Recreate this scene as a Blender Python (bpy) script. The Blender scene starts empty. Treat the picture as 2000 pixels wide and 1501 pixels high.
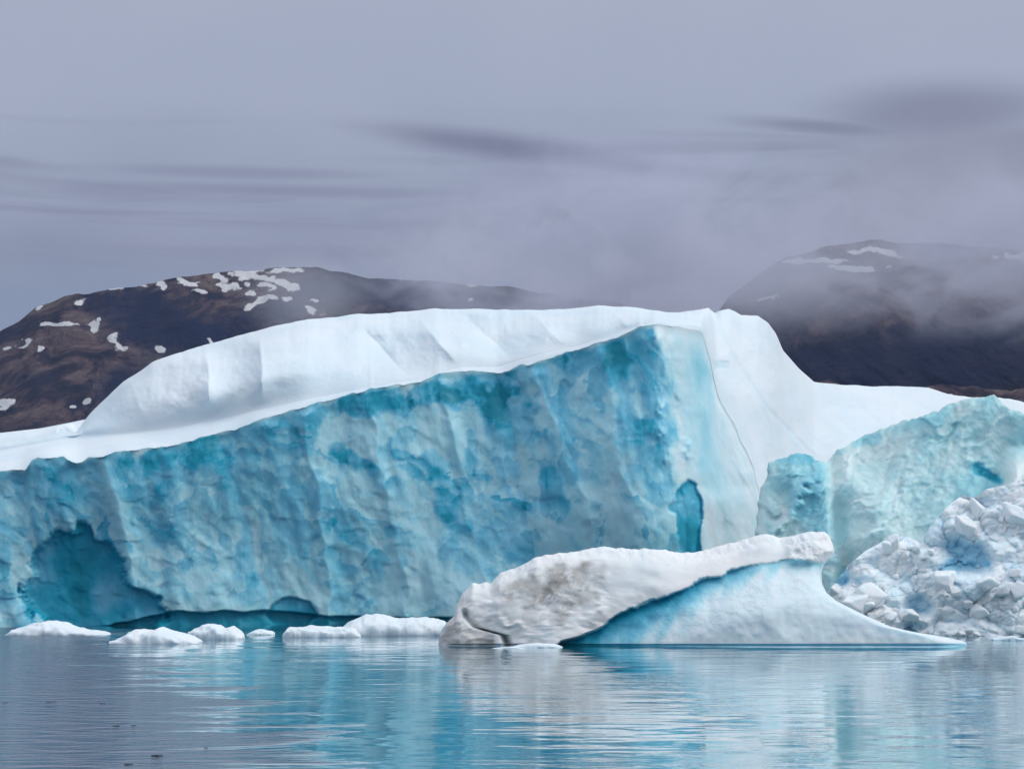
import bpy, math, random
import numpy as np
from mathutils import Vector
R = math.radians
S = bpy.context.scene
COL = S.collection
random.seed(7)

# ------------------------------------------------------------------ camera
FPX, CX, CY, HOR, EYE = 3732.0, 1000.0, 750.5, 1100.0, 3.0
TH = math.atan((HOR - CY) / FPX)
cam_d = bpy.data.cameras.new('camera'); cam = bpy.data.objects.new('camera', cam_d); COL.objects.link(cam)
cam_d.sensor_width = 36; cam_d.lens = 36 * FPX / 2000
cam_d.clip_start = 0.1; cam_d.clip_end = 60000
cam.location = (0, 0, EYE); cam.rotation_euler = (R(90) + TH, 0, 0)
S.camera = cam

# ------------------------------------------------------------------ render settings
S.render.engine = 'CYCLES'
S.view_settings.view_transform = 'Standard'; S.view_settings.look = 'None'
S.view_settings.exposure = 0.0; S.view_settings.gamma = 1.0
S.cycles.max_bounces = 6; S.cycles.diffuse_bounces = 3; S.cycles.glossy_bounces = 3
S.cycles.volume_bounces = 2; S.cycles.use_denoising = True
S.cycles.sample_clamp_indirect = 4
S.cycles.caustics_reflective = False; S.cycles.caustics_refractive = False

# ------------------------------------------------------------------ sun and sky
SUN_EL, SUN_AZ = R(38), R(94)          # azimuth clockwise from +Y: right, a little behind the camera
sd = bpy.data.lights.new('sun', 'SUN'); sun = bpy.data.objects.new('sun', sd); COL.objects.link(sun)
sd.energy = 1.35; sd.angle = R(25); sd.color = (1.0, 0.97, 0.93)
sdir = Vector((math.sin(SUN_AZ) * math.cos(SUN_EL), math.cos(SUN_AZ) * math.cos(SUN_EL), math.sin(SUN_EL)))
sun.rotation_euler = sdir.to_track_quat('Z', 'Y').to_euler()


class NT:
    """small helper round a node tree"""
    def __init__(s, nt):
        s.nt = nt; nt.nodes.clear()
    def n(s, t, **kw):
        nd = s.nt.nodes.new(t)
        for k, v in kw.items():
            setattr(nd, k, v)
        return nd
    def put(s, sock, v):
        if isinstance(v, bpy.types.NodeSocket):
            s.nt.links.new(v, sock)
        elif v is not None:
            sock.default_value = v
    def math(s, op, a, b=None, c=None, clamp=False):
        nd = s.n('ShaderNodeMath', operation=op, use_clamp=clamp)
        s.put(nd.inputs[0], a); s.put(nd.inputs[1], b); s.put(nd.inputs[2], c)
        return nd.outputs[0]
    def vmath(s, op, a, b=None):
        nd = s.n('ShaderNodeVectorMath', operation=op)
        s.put(nd.inputs[0], a); s.put(nd.inputs[1], b)
        return nd.outputs[0]
    def mixc(s, f, a, b, blend='MIX'):
        nd = s.n('ShaderNodeMix', data_type='RGBA', blend_type=blend)
        s.put(nd.inputs[0], f); s.put(nd.inputs[6], a); s.put(nd.inputs[7], b)
        return nd.outputs[2]
    def noise(s, vec, scale, detail=4, rough=0.55, dist=0.0):
        nd = s.n('ShaderNodeTexNoise')
        s.put(nd.inputs['Vector'], vec); nd.inputs['Scale'].default_value = scale
        nd.inputs['Detail'].default_value = detail; nd.inputs['Roughness'].default_value = rough
        nd.inputs['Distortion'].default_value = dist
        return nd.outputs[0]
    def ramp(s, f, stops, interp='LINEAR'):
        nd = s.n('ShaderNodeValToRGB'); cr = nd.color_ramp; cr.interpolation = interp
        while len(cr.elements) < len(stops):
            cr.elements.new(0.5)
        for e, (p, c) in zip(cr.elements, stops):
            e.position = p; e.color = (c[0], c[1], c[2], 1)
        s.put(nd.inputs[0], f)
        return nd.outputs[0]
    def smooth(s, v, a, b, lo=0.0, hi=1.0):
        nd = s.n('ShaderNodeMapRange', interpolation_type='SMOOTHSTEP')
        s.put(nd.inputs[0], v)
        for i, q in enumerate((a, b, lo, hi)):
            nd.inputs[1 + i].default_value = q
        return nd.outputs[0]
    def comb(s, x, y, z):
        nd = s.n('ShaderNodeCombineXYZ')
        s.put(nd.inputs[0], x); s.put(nd.inputs[1], y); s.put(nd.inputs[2], z)
        return nd.outputs[0]
    def sep(s, v):
        nd = s.n('ShaderNodeSeparateXYZ'); s.put(nd.inputs[0], v)
        return nd.outputs


world = bpy.data.worlds.new('World'); S.world = world; world.use_nodes = True
W = NT(world.node_tree)
sky = W.n('ShaderNodeTexSky', sky_type='NISHITA'); sky.sun_disc = False
sky.sun_elevation = SUN_EL; sky.sun_rotation = SUN_AZ; sky.air_density = 1.5; sky.dust_density = 3
skyc = W.mixc(1.0, sky.outputs[0], (0.10, 0.10, 0.10, 1), 'MULTIPLY')
dirv = W.n('ShaderNodeTexCoord').outputs['Generated']
dx, dy, dz = W.sep(dirv)
el = W.math('ARCTAN2', dz, W.math('SQRT', W.math('ADD', W.math('MULTIPLY', dx, dx), W.math('MULTIPLY', dy, dy))))
az = W.math('ARCTAN2', dx, dy)
# layered overcast: long streaks that thicken towards the mountains
cv = W.comb(W.math('MULTIPLY', az, 3.0), W.math('MULTIPLY', el, 22.0), 0.3)
n1 = W.noise(cv, 1.3, 5, 0.55, 0.6)
cv2 = W.comb(W.math('MULTIPLY', az, 6.0), W.math('MULTIPLY', el, 9.0), 4.3)
n2 = W.noise(cv2, 1.1, 4, 0.5, 0.3)
eln = W.math('ADD', el, W.math('MULTIPLY', W.math('SUBTRACT', n2, 0.5), 0.055))
base = W.ramp(W.smooth(eln, 0.0, 1.2), [(0, (0, 0, 0)), (1, (1, 1, 1))])
SKY_STOPS = [(0.0, (.220, .280, .425)), (0.135, (.222, .268, .390)), (0.165, (.245, .272, .380)), (0.20, (.305, .345, .460)), (0.235, (.365, .405, .525)),
             (0.30, (.395, .435, .550)), (0.55, (.66, .71, .84)), (1.0, (1.05, 1.10, 1.20))]
skycol = W.ramp(eln, SKY_STOPS)


def blob(az0, el0, ra, re, rot=0.0):
    """soft cloud at an azimuth / elevation in radians"""
    wv = W.math('MULTIPLY', W.math('SUBTRACT', n1, 0.5), 0.6)
    a = W.math('SUBTRACT', az, az0); e = W.math('SUBTRACT', el, el0)
    c, s_ = math.cos(rot), math.sin(rot)
    a2 = W.math('ADD', W.math('MULTIPLY', a, c / ra), W.math('MULTIPLY', e, s_ / ra))
    e2 = W.math('ADD', W.math('MULTIPLY', a, -s_ / re), W.math('MULTIPLY', e, c / re))
    d = W.math('SQRT', W.math('ADD', W.math('MULTIPLY', a2, a2), W.math('MULTIPLY', e2, e2)))
    return W.smooth(W.math('ADD', d, wv), 1.15, 0.15)


def azel(x, y):
    b = (CY - y) / FPX
    return math.atan((x - CX) / FPX), math.atan((math.sin(TH) + b * math.cos(TH)) / (math.cos(TH) - b * math.sin(TH)))


streak = W.smooth(W.noise(W.comb(W.math('MULTIPLY', az, 4.0), W.math('MULTIPLY', el, 60.0), 7.1), 1.0, 4, 0.55, 0.8), 0.47, 0.72)
band = W.math('MULTIPLY', W.smooth(el, 0.135, 0.185), W.smooth(el, 0.238, 0.205))
dark = W.math('MULTIPLY', W.math('MULTIPLY', streak, band), 0.55)
for (x, y, rx, ry, rot, k) in [(1000, 290, 300, 26, -.12, .34), (1240, 330, 230, 16, -.12, .34), (480, 345, 260, 11, 0, .16), (560, 378, 380, 11, 0, .18), (1150, 318, 170, 12, -.2, .15), (1400, 345, 280, 14, -.12, .14),
                               (1850, 240, 210, 55, 0, .30), (1640, 262, 200, 14, -.1, .26), (1980, 330, 260, 70, 0, .20)]:
    a0, e0 = azel(x, y)
    dark = W.math('MAXIMUM', dark, W.math('MULTIPLY', blob(a0, e0, rx / FPX * 1.3, ry / FPX * 1.5, rot), k * 2.6))
skycol = W.mixc(dark, skycol, (.165, .175, .265, 1))
a0, e0 = azel(1900, 430)
skycol = W.mixc(W.math('MULTIPLY', blob(a0, e0, .13, .05), .55), skycol, (.27, .255, .31, 1))
cloud = W.mixc(W.math('MULTIPLY', W.math('SUBTRACT', n2, 0.35), 0.35), skycol, (.50, .53, .64, 1))
tot = W.mixc(0.94, skyc, cloud)
bg = W.n('ShaderNodeBackground'); W.put(bg.inputs[0], tot); bg.inputs[1].default_value = 1.0
W.nt.links.new(bg.outputs[0], W.n('ShaderNodeOutputWorld').inputs[0])


# ------------------------------------------------------------------ numeric helpers
def _h(ix, iy, iz=0, k=0):
    n = (ix.astype(np.int64) * 374761393 + iy.astype(np.int64) * 668265263 + np.asarray(iz).astype(np.int64) * 2147483647 + k * 974634777) & 0xffffffff
    n = ((n ^ (n >> 13)) * 1274126177) & 0xffffffff
    n = n ^ (n >> 16)
    n = (n * 2246822519) & 0xffffffff
    return ((n ^ (n >> 15)) & 0xffffff) / float(0xffffff)


def vnoise(x, y, z=None, k=0):
    """value noise, about -1..1"""
    x = np.asarray(x, float); y = np.asarray(y, float)
    z = np.zeros_like(x) if z is None else np.asarray(z, float)
    xi, yi, zi = np.floor(x), np.floor(y), np.floor(z)
    fx, fy, fz = x - xi, y - yi, z - zi
    f = lambda t: t * t * t * (t * (t * 6 - 15) + 10)
    fx, fy, fz = f(fx), f(fy), f(fz)
    r = 0
    for a in (0, 1):
        for b in (0, 1):
            for c in (0, 1):
                w = (fx if a else 1 - fx) * (fy if b else 1 - fy) * (fz if c else 1 - fz)
                r = r + w * _h(xi + a, yi + b, zi + c, k)
    return r * 2 - 1


def fbm(x, y, z=None, oct=5, g=0.5, k=0):
    a, s, t = 1.0, 0.0, 0.0
    z0 = 0 * np.asarray(x, float) if z is None else z
    for i in range(oct):
        s = s + a * vnoise(np.asarray(x) * 2 ** i + 17.3 * i, np.asarray(y) * 2 ** i - 9.1 * i, np.asarray(z0) * 2 ** i + 3.7 * i, k + i)
        t += a; a *= g
    return s / t * 1.6


def voro(x, y, k=0):
    """2-D cells: F1, F2, random of nearest cell, second random"""
    xi, yi = np.floor(x), np.floor(y)
    f1 = np.full(x.shape, 9.0); f2 = f1.copy(); r1 = np.zeros(x.shape); r2 = r1.copy(); ox = r1.copy(); oy = r1.copy()
    for a in (-1, 0, 1):
        for b in (-1, 0, 1):
            cx, cy = xi + a, yi + b
            px, py = cx + _h(cx, cy, 0, k), cy + _h(cx, cy, 0, k + 1)
            d = np.hypot(px - x, py - y)
            m = d < f1
            f2 = np.where(m, f1, np.minimum(f2, d)); f1 = np.where(m, d, f1)
            r1 = np.where(m, _h(cx, cy, 0, k + 2), r1); r2 = np.where(m, _h(cx, cy, 0, k + 3), r2)
            ox = np.where(m, x - px, ox); oy = np.where(m, y - py, oy)
    return f1, f2, r1, r2, ox, oy


def blur(A, n, ny=None):
    """separable smoothing of a grid"""
    for ax, q in ((1, n), (0, n if ny is None else ny)):
        k = np.hanning(2 * q + 3)[1:-1]; k /= k.sum()
        P = np.pad(A, [(0, 0) if i != ax else (q, q) for i in (0, 1)], 'edge')
        A = sum(k[i] * np.take(P, np.arange(i, i + A.shape[ax]), ax) for i in range(2 * q + 1))
    return A


def ss(a, b, v):
    t = np.clip((v - a) / (b - a), 0, 1)
    return t * t * (3 - 2 * t)


def curve(pts, x, smooth=0):
    p = np.array(pts, float); r = np.interp(x, p[:, 0], p[:, 1])
    if smooth:
        xx = np.linspace(p[0, 0], p[-1, 0], 3000); yy = np.interp(xx, p[:, 0], p[:, 1])
        w = max(3, int(smooth / (xx[1] - xx[0]))) | 1
        ker = np.hanning(w + 2)[1:-1]; ker /= ker.sum()
        yy = np.convolve(np.pad(yy, w // 2, 'edge'), ker, 'valid')
        r = np.interp(x, xx, yy)
    return r


def world_pt(x, y, D):
    b = (CY - y) / FPX; c, s = math.cos(TH), math.sin(TH)
    den = c - b * s
    return (x - CX) / FPX * D / den, D + 0 * x, EYE + D * (s + b * c) / den


def y_of(z, D):
    """photo row of height z at distance D"""
    t = (z - EYE) / D; c, s = math.cos(TH), math.sin(TH)
    return CY - FPX * (t * c - s) / (c + t * s)


def D_of(y):
    b = (CY - y) / FPX; c, s = math.cos(TH), math.sin(TH)
    return -EYE * (c - b * s) / (s + b * c)


def spots(X, Y, lst, wx, wy):
    """sum of soft-edged warped ellipses (x, y, rx, ry, rot, value, softness)"""
    r = 0 * X
    for (x, y, rx, ry, rot, v, so) in lst:
        c, s = math.cos(math.radians(rot)), math.sin(math.radians(rot))
        a, b = X - x + wx * rx * .9, Y - y + wy * ry * .9
        a, b = (a * c + b * s) / rx, (-a * s + b * c) / ry
        r = r + v * ss(1 + so, 1 - so, np.sqrt(a * a + b * b))
    return r


def mesh_obj(name, verts, faces, mat, parent=None, attrs=None, smooth=True):
    me = bpy.data.meshes.new(name)
    verts = np.asarray(verts, np.float32); faces = np.asarray(faces, np.int32)
    nf, k = faces.shape
    me.vertices.add(len(verts)); me.vertices.foreach_set('co', verts.ravel())
    me.loops.add(nf * k); me.loops.foreach_set('vertex_index', faces.ravel())
    me.polygons.add(nf)
    me.polygons.foreach_set('loop_start', np.arange(0, nf * k, k, dtype=np.int32))
    me.polygons.foreach_set('loop_total', np.full(nf, k, np.int32))
    me.polygons.foreach_set('use_smooth', np.full(nf, smooth, bool))
    for an, av in (attrs or {}).items():
        at = me.attributes.new(an, 'FLOAT', 'POINT'); at.data.foreach_set('value', np.asarray(av, np.float32).ravel())
    me.update(calc_edges=True); me.validate()
    me.materials.append(mat)
    o = bpy.data.objects.new(name, me); COL.objects.link(o)
    if parent:
        o.parent = parent; o.matrix_parent_inverse = parent.matrix_world.inverted()
    return o


def grid_faces(nr, nc, closed=False, flip=False):
    i, j = np.meshgrid(np.arange(nr - 1), np.arange(nc if closed else nc - 1), indexing='ij')
    a = i * nc + j; b = i * nc + (j + 1) % nc; c = (i + 1) * nc + (j + 1) % nc; d = (i + 1) * nc + j
    f = np.stack([a, b, c, d], -1).reshape(-1, 4)
    return f[:, ::-1] if flip else f


def tag(o, label=None, cat=None, group=None, kind=None):
    if label: o['label'] = label
    if cat: o['category'] = cat
    if group: o['group'] = group
    if kind: o['kind'] = kind
    return o


def thing(name, loc, label, cat, group=None):
    o = bpy.data.objects.new(name, None); COL.objects.link(o); o.location = loc
    bpy.context.view_layer.update()
    return tag(o, label, cat, group)


# ------------------------------------------------------------------ materials
def new_mat(name):
    m = bpy.data.materials.new(name); m.use_nodes = True
    return m, NT(m.node_tree)


def finish(N, color, rough, bump=None, bstr=0.3, bdist=0.1, spec=0.5, sss=0, extra=None):
    p = N.n('ShaderNodeBsdfPrincipled')
    N.put(p.inputs['Base Color'], color); N.put(p.inputs['Roughness'], rough)
    p.inputs['Specular IOR Level'].default_value = spec
    if sss:
        p.inputs['Subsurface Weight'].default_value = sss
        p.inputs['Subsurface Radius'].default_value = (0.25, 0.55, 0.75); p.inputs['Subsurface Scale'].default_value = 0.6
    if bump is not None:
        b = N.n('ShaderNodeBump'); b.inputs['Strength'].default_value = bstr; b.inputs['Distance'].default_value = bdist
        N.put(b.inputs['Height'], bump); N.put(p.inputs['Normal'], b.outputs[0])
    for k, v in (extra or {}).items():
        N.put(p.inputs[k], v)
    N.nt.links.new(p.outputs[0], N.n('ShaderNodeOutputMaterial').inputs[0])
    return p


def attr(N, name):
    return N.n('ShaderNodeAttribute', attribute_name=name).outputs['Fac']


ICE_STOPS = [(0.0, (.79, .90, .94)), (0.14, (.58, .83, .89)), (0.30, (.37, .73, .83)), (0.48, (.210, .600, .760)),
             (0.66, (.090, .490, .670)), (0.82, (.020, .420, .590)), (1.0, (.003, .290, .400))]


SSS = .6


def ice_material(name, rough=0.45, tint=None):
    m, N = new_mat(name)
    pos = N.n('ShaderNodeTexCoord').outputs['Object']
    stretch = N.vmath('MULTIPLY', pos, (1.0, 1.0, 0.45))
    a = N.noise(stretch, 0.9, 6, 0.6, 0.5); b = N.noise(stretch, 3.5, 5, 0.6, 0.3)
    blue = attr(N, 'blue')
    amt = N.math('MULTIPLY', N.math('ADD', N.math('MULTIPLY', N.math('SUBTRACT', a, .5), .22), N.math('MULTIPLY', N.math('SUBTRACT', b, .5), .14)),
                 N.smooth(blue, 0.0, 0.2, 0.25, 1.0))
    col = N.ramp(N.math('ADD', blue, amt), ICE_STOPS)
    # cool grey-violet bubbly ice against clear green-blue ice
    hue = N.smooth(N.noise(pos, 0.35, 4, .6, .3), 0.42, 0.62)
    col = N.mixc(N.math('MULTIPLY', hue, N.math('MULTIPLY', N.smooth(blue, .25, .5), N.smooth(blue, .85, .6, 0.0, .30))), col, (.26, .58, .75, 1))
    if tint:
        col = N.mixc(1.0, col, (*tint, 1), 'MULTIPLY')
    dirt = N.math('MULTIPLY', attr(N, 'dirt'), N.smooth(N.noise(pos, 1.2, 6, .65, .4), .30, .62))
    col = N.mixc(dirt, col, (.40, .39, .35, 1))
    h = N.math('ADD', N.noise(stretch, 5, 6, .6), N.math('MULTIPLY', N.noise(stretch, 1.6, 4, .6, .5), 1.6))
    finish(N, col, rough, h, 0.16, 0.07, spec=.3, sss=SSS)
    return m


def snow_material(name, tint=(.78, .84, .87), deep=(.34, .60, .70), sss=.3):
    m, N = new_mat(name)
    pos = N.n('ShaderNodeTexCoord').outputs['Object']
    a = N.noise(pos, 0.25, 5, .6, .4)
    col = N.mixc(N.smooth(a, .35, .7), (*tint, 1), (tint[0] * .90, tint[1] * .96, tint[2] * .99, 1))
    blue = attr(N, 'blue')
    col = N.mixc(blue, col, (*deep, 1))
    dirt = N.math('MULTIPLY', attr(N, 'dirt'), N.smooth(N.noise(pos, 1.1, 6, .68, .5), .34, .52))
    col = N.mixc(dirt, col, (.37, .365, .345, 1))
    h = N.math('ADD', N.noise(pos, 4, 8, .68), N.math('MULTIPLY', N.noise(N.vmath('MULTIPLY', pos, (.7, .7, 1.6)), 1.0, 6, .62), 2))
    finish(N, col, .75, h, 0.24, 0.08, spec=.15, sss=sss)
    return m


M_ICE = ice_material('blue_glacier_ice')
M_ICE3 = ice_material('bubbly_grey_green_ice', tint=(1.0, .955, .90))
M_SNOW = snow_material('wind_packed_snow')


# ------------------------------------------------------------------ water
def water_material():
    m, N = new_mat('fjord_water')
    pos = N.n('ShaderNodeTexCoord').outputs['Object']
    x, y, z = N.sep(pos)
    # wind-ruffled patch in the left of the bay; its edge breaks up in cat's paws
    edge = N.math('ADD', N.math('MULTIPLY', N.math('SUBTRACT', N.noise(N.comb(N.math('MULTIPLY', x, .22), N.math('MULTIPLY', y, .55), 2), 1, 4, .6, .5), .5), 13),
                  N.math('ADD', x, N.math('SUBTRACT', N.math('MULTIPLY', y, .26), 4.2)))
    ruf = N.smooth(edge, .9, -.9)
    big = N.noise(N.vmath('MULTIPLY', pos, (.30, .55, 1)), 1.0, 2, .5)
    mid = N.noise(N.vmath('MULTIPLY', pos, (1.1, 2.6, 1)), 1.0, 3, .5, .4)
    fine = N.noise(N.vmath('MULTIPLY', pos, (5, 8, 1)), 1.0, 3, .5)
    h = N.math('ADD', N.math('MULTIPLY', big, .034), N.math('ADD', N.math('MULTIPLY', mid, N.math('ADD', N.smooth(N.noise(N.vmath('MULTIPLY', pos, (.05, .16, 1)), 1, 3, .5, .5), .42, .62, .002, .013), N.math('MULTIPLY', ruf, .15))),
                                                       N.math('MULTIPLY', fine, N.math('ADD', .0006, N.math('MULTIPLY', ruf, .012)))))
    bmp = N.n('ShaderNodeBump'); bmp.inputs['Strength'].default_value = 1; bmp.inputs['Distance'].default_value = 1.0
    N.put(bmp.inputs['Height'], h)
    dif = N.n('ShaderNodeBsdfDiffuse'); N.put(dif.inputs[0], N.mixc(ruf, (.010, .18, .25, 1), (.035, .06, .11, 1)))
    gl = N.n('ShaderNodeBsdfGlossy'); gl.inputs[0].default_value = (.97, .99, 1, 1)
    N.put(gl.inputs['Roughness'], N.math('ADD', .03, N.math('MULTIPLY', ruf, .12))); N.put(gl.inputs['Normal'], bmp.outputs[0])
    fr = N.n('ShaderNodeFresnel'); fr.inputs[0].default_value = 1.4; N.put(fr.inputs['Normal'], bmp.outputs[0])
    mx = N.n('ShaderNodeMixShader'); N.put(mx.inputs[0], N.math('ADD', N.math('SUBTRACT', .58, N.math('MULTIPLY', ruf, .28)), N.math('MULTIPLY', fr.outputs[0], .42)))
    N.nt.links.new(dif.outputs[0], mx.inputs[1]); N.nt.links.new(gl.outputs[0], mx.inputs[2])
    N.nt.links.new(mx.outputs[0], N.n('ShaderNodeOutputMaterial').inputs[0])
    return m


def build_water():
    ys = np.concatenate([np.linspace(-300, 10, 6), np.geomspace(12, 400, 60), np.geomspace(450, 30000, 12)])
    xs = np.concatenate([-np.geomspace(15000, 60, 10), np.linspace(-50, 50, 21), np.geomspace(60, 15000, 10)])
    Y, X = np.meshgrid(ys, xs, indexing='ij')
    v = np.stack([X, Y, 0 * X], -1).reshape(-1, 3)
    o = mesh_obj('water', v, grid_faces(len(ys), len(xs)), water_material())
    tag(o, kind='structure')


build_water()

# ------------------------------------------------------------------ hills and mountains
def rock_material(name, warm=1.0):
    m, N = new_mat(name)
    pos = N.n('ShaderNodeTexCoord').outputs['Object']
    a = N.noise(pos, 0.013, 9, .66, 1.2); b = N.noise(N.vmath('MULTIPLY', pos, (1, 1, 1.8)), 0.035, 7, .65, 1.2)
    col = N.ramp(a, [(.36, (.012, .018, .046)), (.46, (.046, .037, .058)), (.52, (.138, .090, .102)), (.61, (.215, .170, .155))])
    col = N.mixc(N.math('MULTIPLY', N.smooth(b, .45, .7), .65), col, (.040, .038, .040, 1))
    dk = attr(N, 'dark')  # navy areas: dark rock with haze and shade painted in
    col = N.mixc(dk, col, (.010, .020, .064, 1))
    sn = N.smooth(N.math('ADD', attr(N, 'snow'), N.math('MULTIPLY', N.math('SUBTRACT', N.noise(pos, .09, 6, .72, .8), .5), 1.4)), .34, .72)
    col = N.mixc(sn, col, (.95, .95, .95, 1))
    finish(N, col, .9, N.noise(pos, .04, 9, .7), 1.0, 22, spec=.1)
    return m


def terrain(name, xr, top, ybot, Dbot, Dtop, nx, ny, snow, dark, relief, k=0, amp=4):
    x = np.linspace(xr[0], xr[1], nx)
    yt = curve(top, x, 8) + amp * fbm(x / 45, 0 * x, oct=5, k=k) * .8
    t = np.linspace(0, 1, ny)
    T, X = np.meshgrid(t, x, indexing='ij')
    YT = yt[None, :] + 0 * T
    Y = ybot + (YT - ybot) * T
    D = Dbot + (Dtop - Dbot) * T ** 1.3
    mx, my = (X - 1000) / FPX * D, (HOR - Y) / FPX * D
    ridge = (1 - np.abs(fbm(mx / 150 + .5 * my / 150, my / 260, oct=6, k=k + 30))) ** 2
    D = D + relief * (fbm(mx / 260, my / 200, oct=6, k=k + 10) + .8 * ridge + .45 * fbm((mx + my * .6) / 70, my / 110, oct=5, k=k + 15)) * np.clip(1.1 - T, .12, 1)
    wx, wy = .8 * fbm(X / 22, Y / 14, oct=4, k=k + 50), .8 * fbm(X / 22, Y / 14, oct=4, k=k + 60)
    sn = spots(X, Y, [(s[0], s[1], s[2] * 1.05, s[3] * 1.05, s[4], 1, .6) for s in snow], wx * 1.1, wy * 1.1)
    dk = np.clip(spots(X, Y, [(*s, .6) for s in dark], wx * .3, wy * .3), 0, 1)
    P = np.stack(world_pt(X, Y, D), -1)
    # far side slopes away to the ground
    back = []
    for q in (0.5, 1.0):
        B = P[-1].copy(); B[:, 1] += 500 * q; B[:, 2] = P[-1][:, 2] * (1 - q) - 5 * q
        back.append(B)
    P = np.concatenate([P, np.array(back)]); ext = lambda A: np.concatenate([A, A[-1:] * 0, A[-1:] * 0])
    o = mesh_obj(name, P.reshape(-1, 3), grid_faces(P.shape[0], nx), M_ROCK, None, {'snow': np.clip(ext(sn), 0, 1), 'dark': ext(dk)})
    tag(o, kind='structure')
    return o


M_ROCK = rock_material('tundra_rock')
SN_L = [(102, 632, 38, 4, 4), (180, 639, 11, 12, 0), (194, 623, 6, 4, -30), (224, 659, 11, 6, 0), (235, 675, 13, 7, 45), (312, 680, 9, 6, 30), (159, 588, 10, 6, -20),
        (224, 563, 13, 4, 0), (273, 555, 11, 4, 10), (311, 551, 9, 5, 0), (318, 560, 6, 4, 50), (365, 549, 27, 5, 14), (394, 566, 14, 4, 12), (425, 540, 17, 6, 18), (483, 538, 34, 13, 0),
        (452, 560, 20, 6, 14), (560, 529, 30, 6, -4), (535, 552, 34, 6, 14), (566, 560, 28, 7, 6), (528, 580, 17, 9, -6), (495, 570, 9, 5, 10), (490, 594, 24, 7, -12), (563, 585, 11, 5, 20),
        (609, 603, 17, 5, 25), (409, 669, 9, 3, 60), (49, 669, 24, 5, -25), (9, 680, 9, 3, -10), (80, 681, 7, 5, -20), (12, 788, 14, 7, -25), (171, 786, 8, 9, 10), (143, 795, 5, 4, 0),
        (73, 599, 11, 4, -10), (925, 553, 22, 5, 0), (916, 583, 5, 3, 0), (520, 560, 14, 5, 20), (612, 585, 10, 3, 10)]
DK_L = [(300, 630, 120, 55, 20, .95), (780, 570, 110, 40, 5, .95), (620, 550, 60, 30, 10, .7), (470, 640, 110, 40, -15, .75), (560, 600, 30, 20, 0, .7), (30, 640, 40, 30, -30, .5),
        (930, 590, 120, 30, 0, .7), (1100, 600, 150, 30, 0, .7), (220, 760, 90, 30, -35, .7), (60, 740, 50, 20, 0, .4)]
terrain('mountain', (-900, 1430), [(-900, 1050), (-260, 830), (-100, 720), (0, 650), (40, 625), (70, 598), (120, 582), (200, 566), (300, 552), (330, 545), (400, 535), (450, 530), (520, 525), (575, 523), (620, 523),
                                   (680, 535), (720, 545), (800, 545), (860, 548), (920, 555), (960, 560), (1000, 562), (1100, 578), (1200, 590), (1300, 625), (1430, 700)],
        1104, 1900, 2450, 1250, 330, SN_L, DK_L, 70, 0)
SN_R = [(1716, 492, 48, 6, 5), (1672, 524, 42, 6, 3), (1496, 582, 20, 5, -12), (1600, 510, 60, 5, 0), (1990, 505, 40, 8, 10)]
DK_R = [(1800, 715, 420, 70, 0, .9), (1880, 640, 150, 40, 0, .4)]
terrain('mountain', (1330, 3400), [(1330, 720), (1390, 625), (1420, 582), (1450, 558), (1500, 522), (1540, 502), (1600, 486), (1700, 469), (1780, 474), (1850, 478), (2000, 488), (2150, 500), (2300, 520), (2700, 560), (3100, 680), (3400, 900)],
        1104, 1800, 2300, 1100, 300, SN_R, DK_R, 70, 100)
terrain('hills', (1480, 3400), [(1480, 720), (1540, 722), (1580, 742), (1640, 752), (1740, 756), (1800, 752), (1860, 753), (2000, 758), (2150, 750), (2300, 760), (3000, 790), (3400, 960)],
        1102, 1450, 1600, 900, 120, [(1850, 774, 10, 4, -30)], [(1700, 770, 60, 10, 0, .4)], 25, 200, 6)


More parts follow.
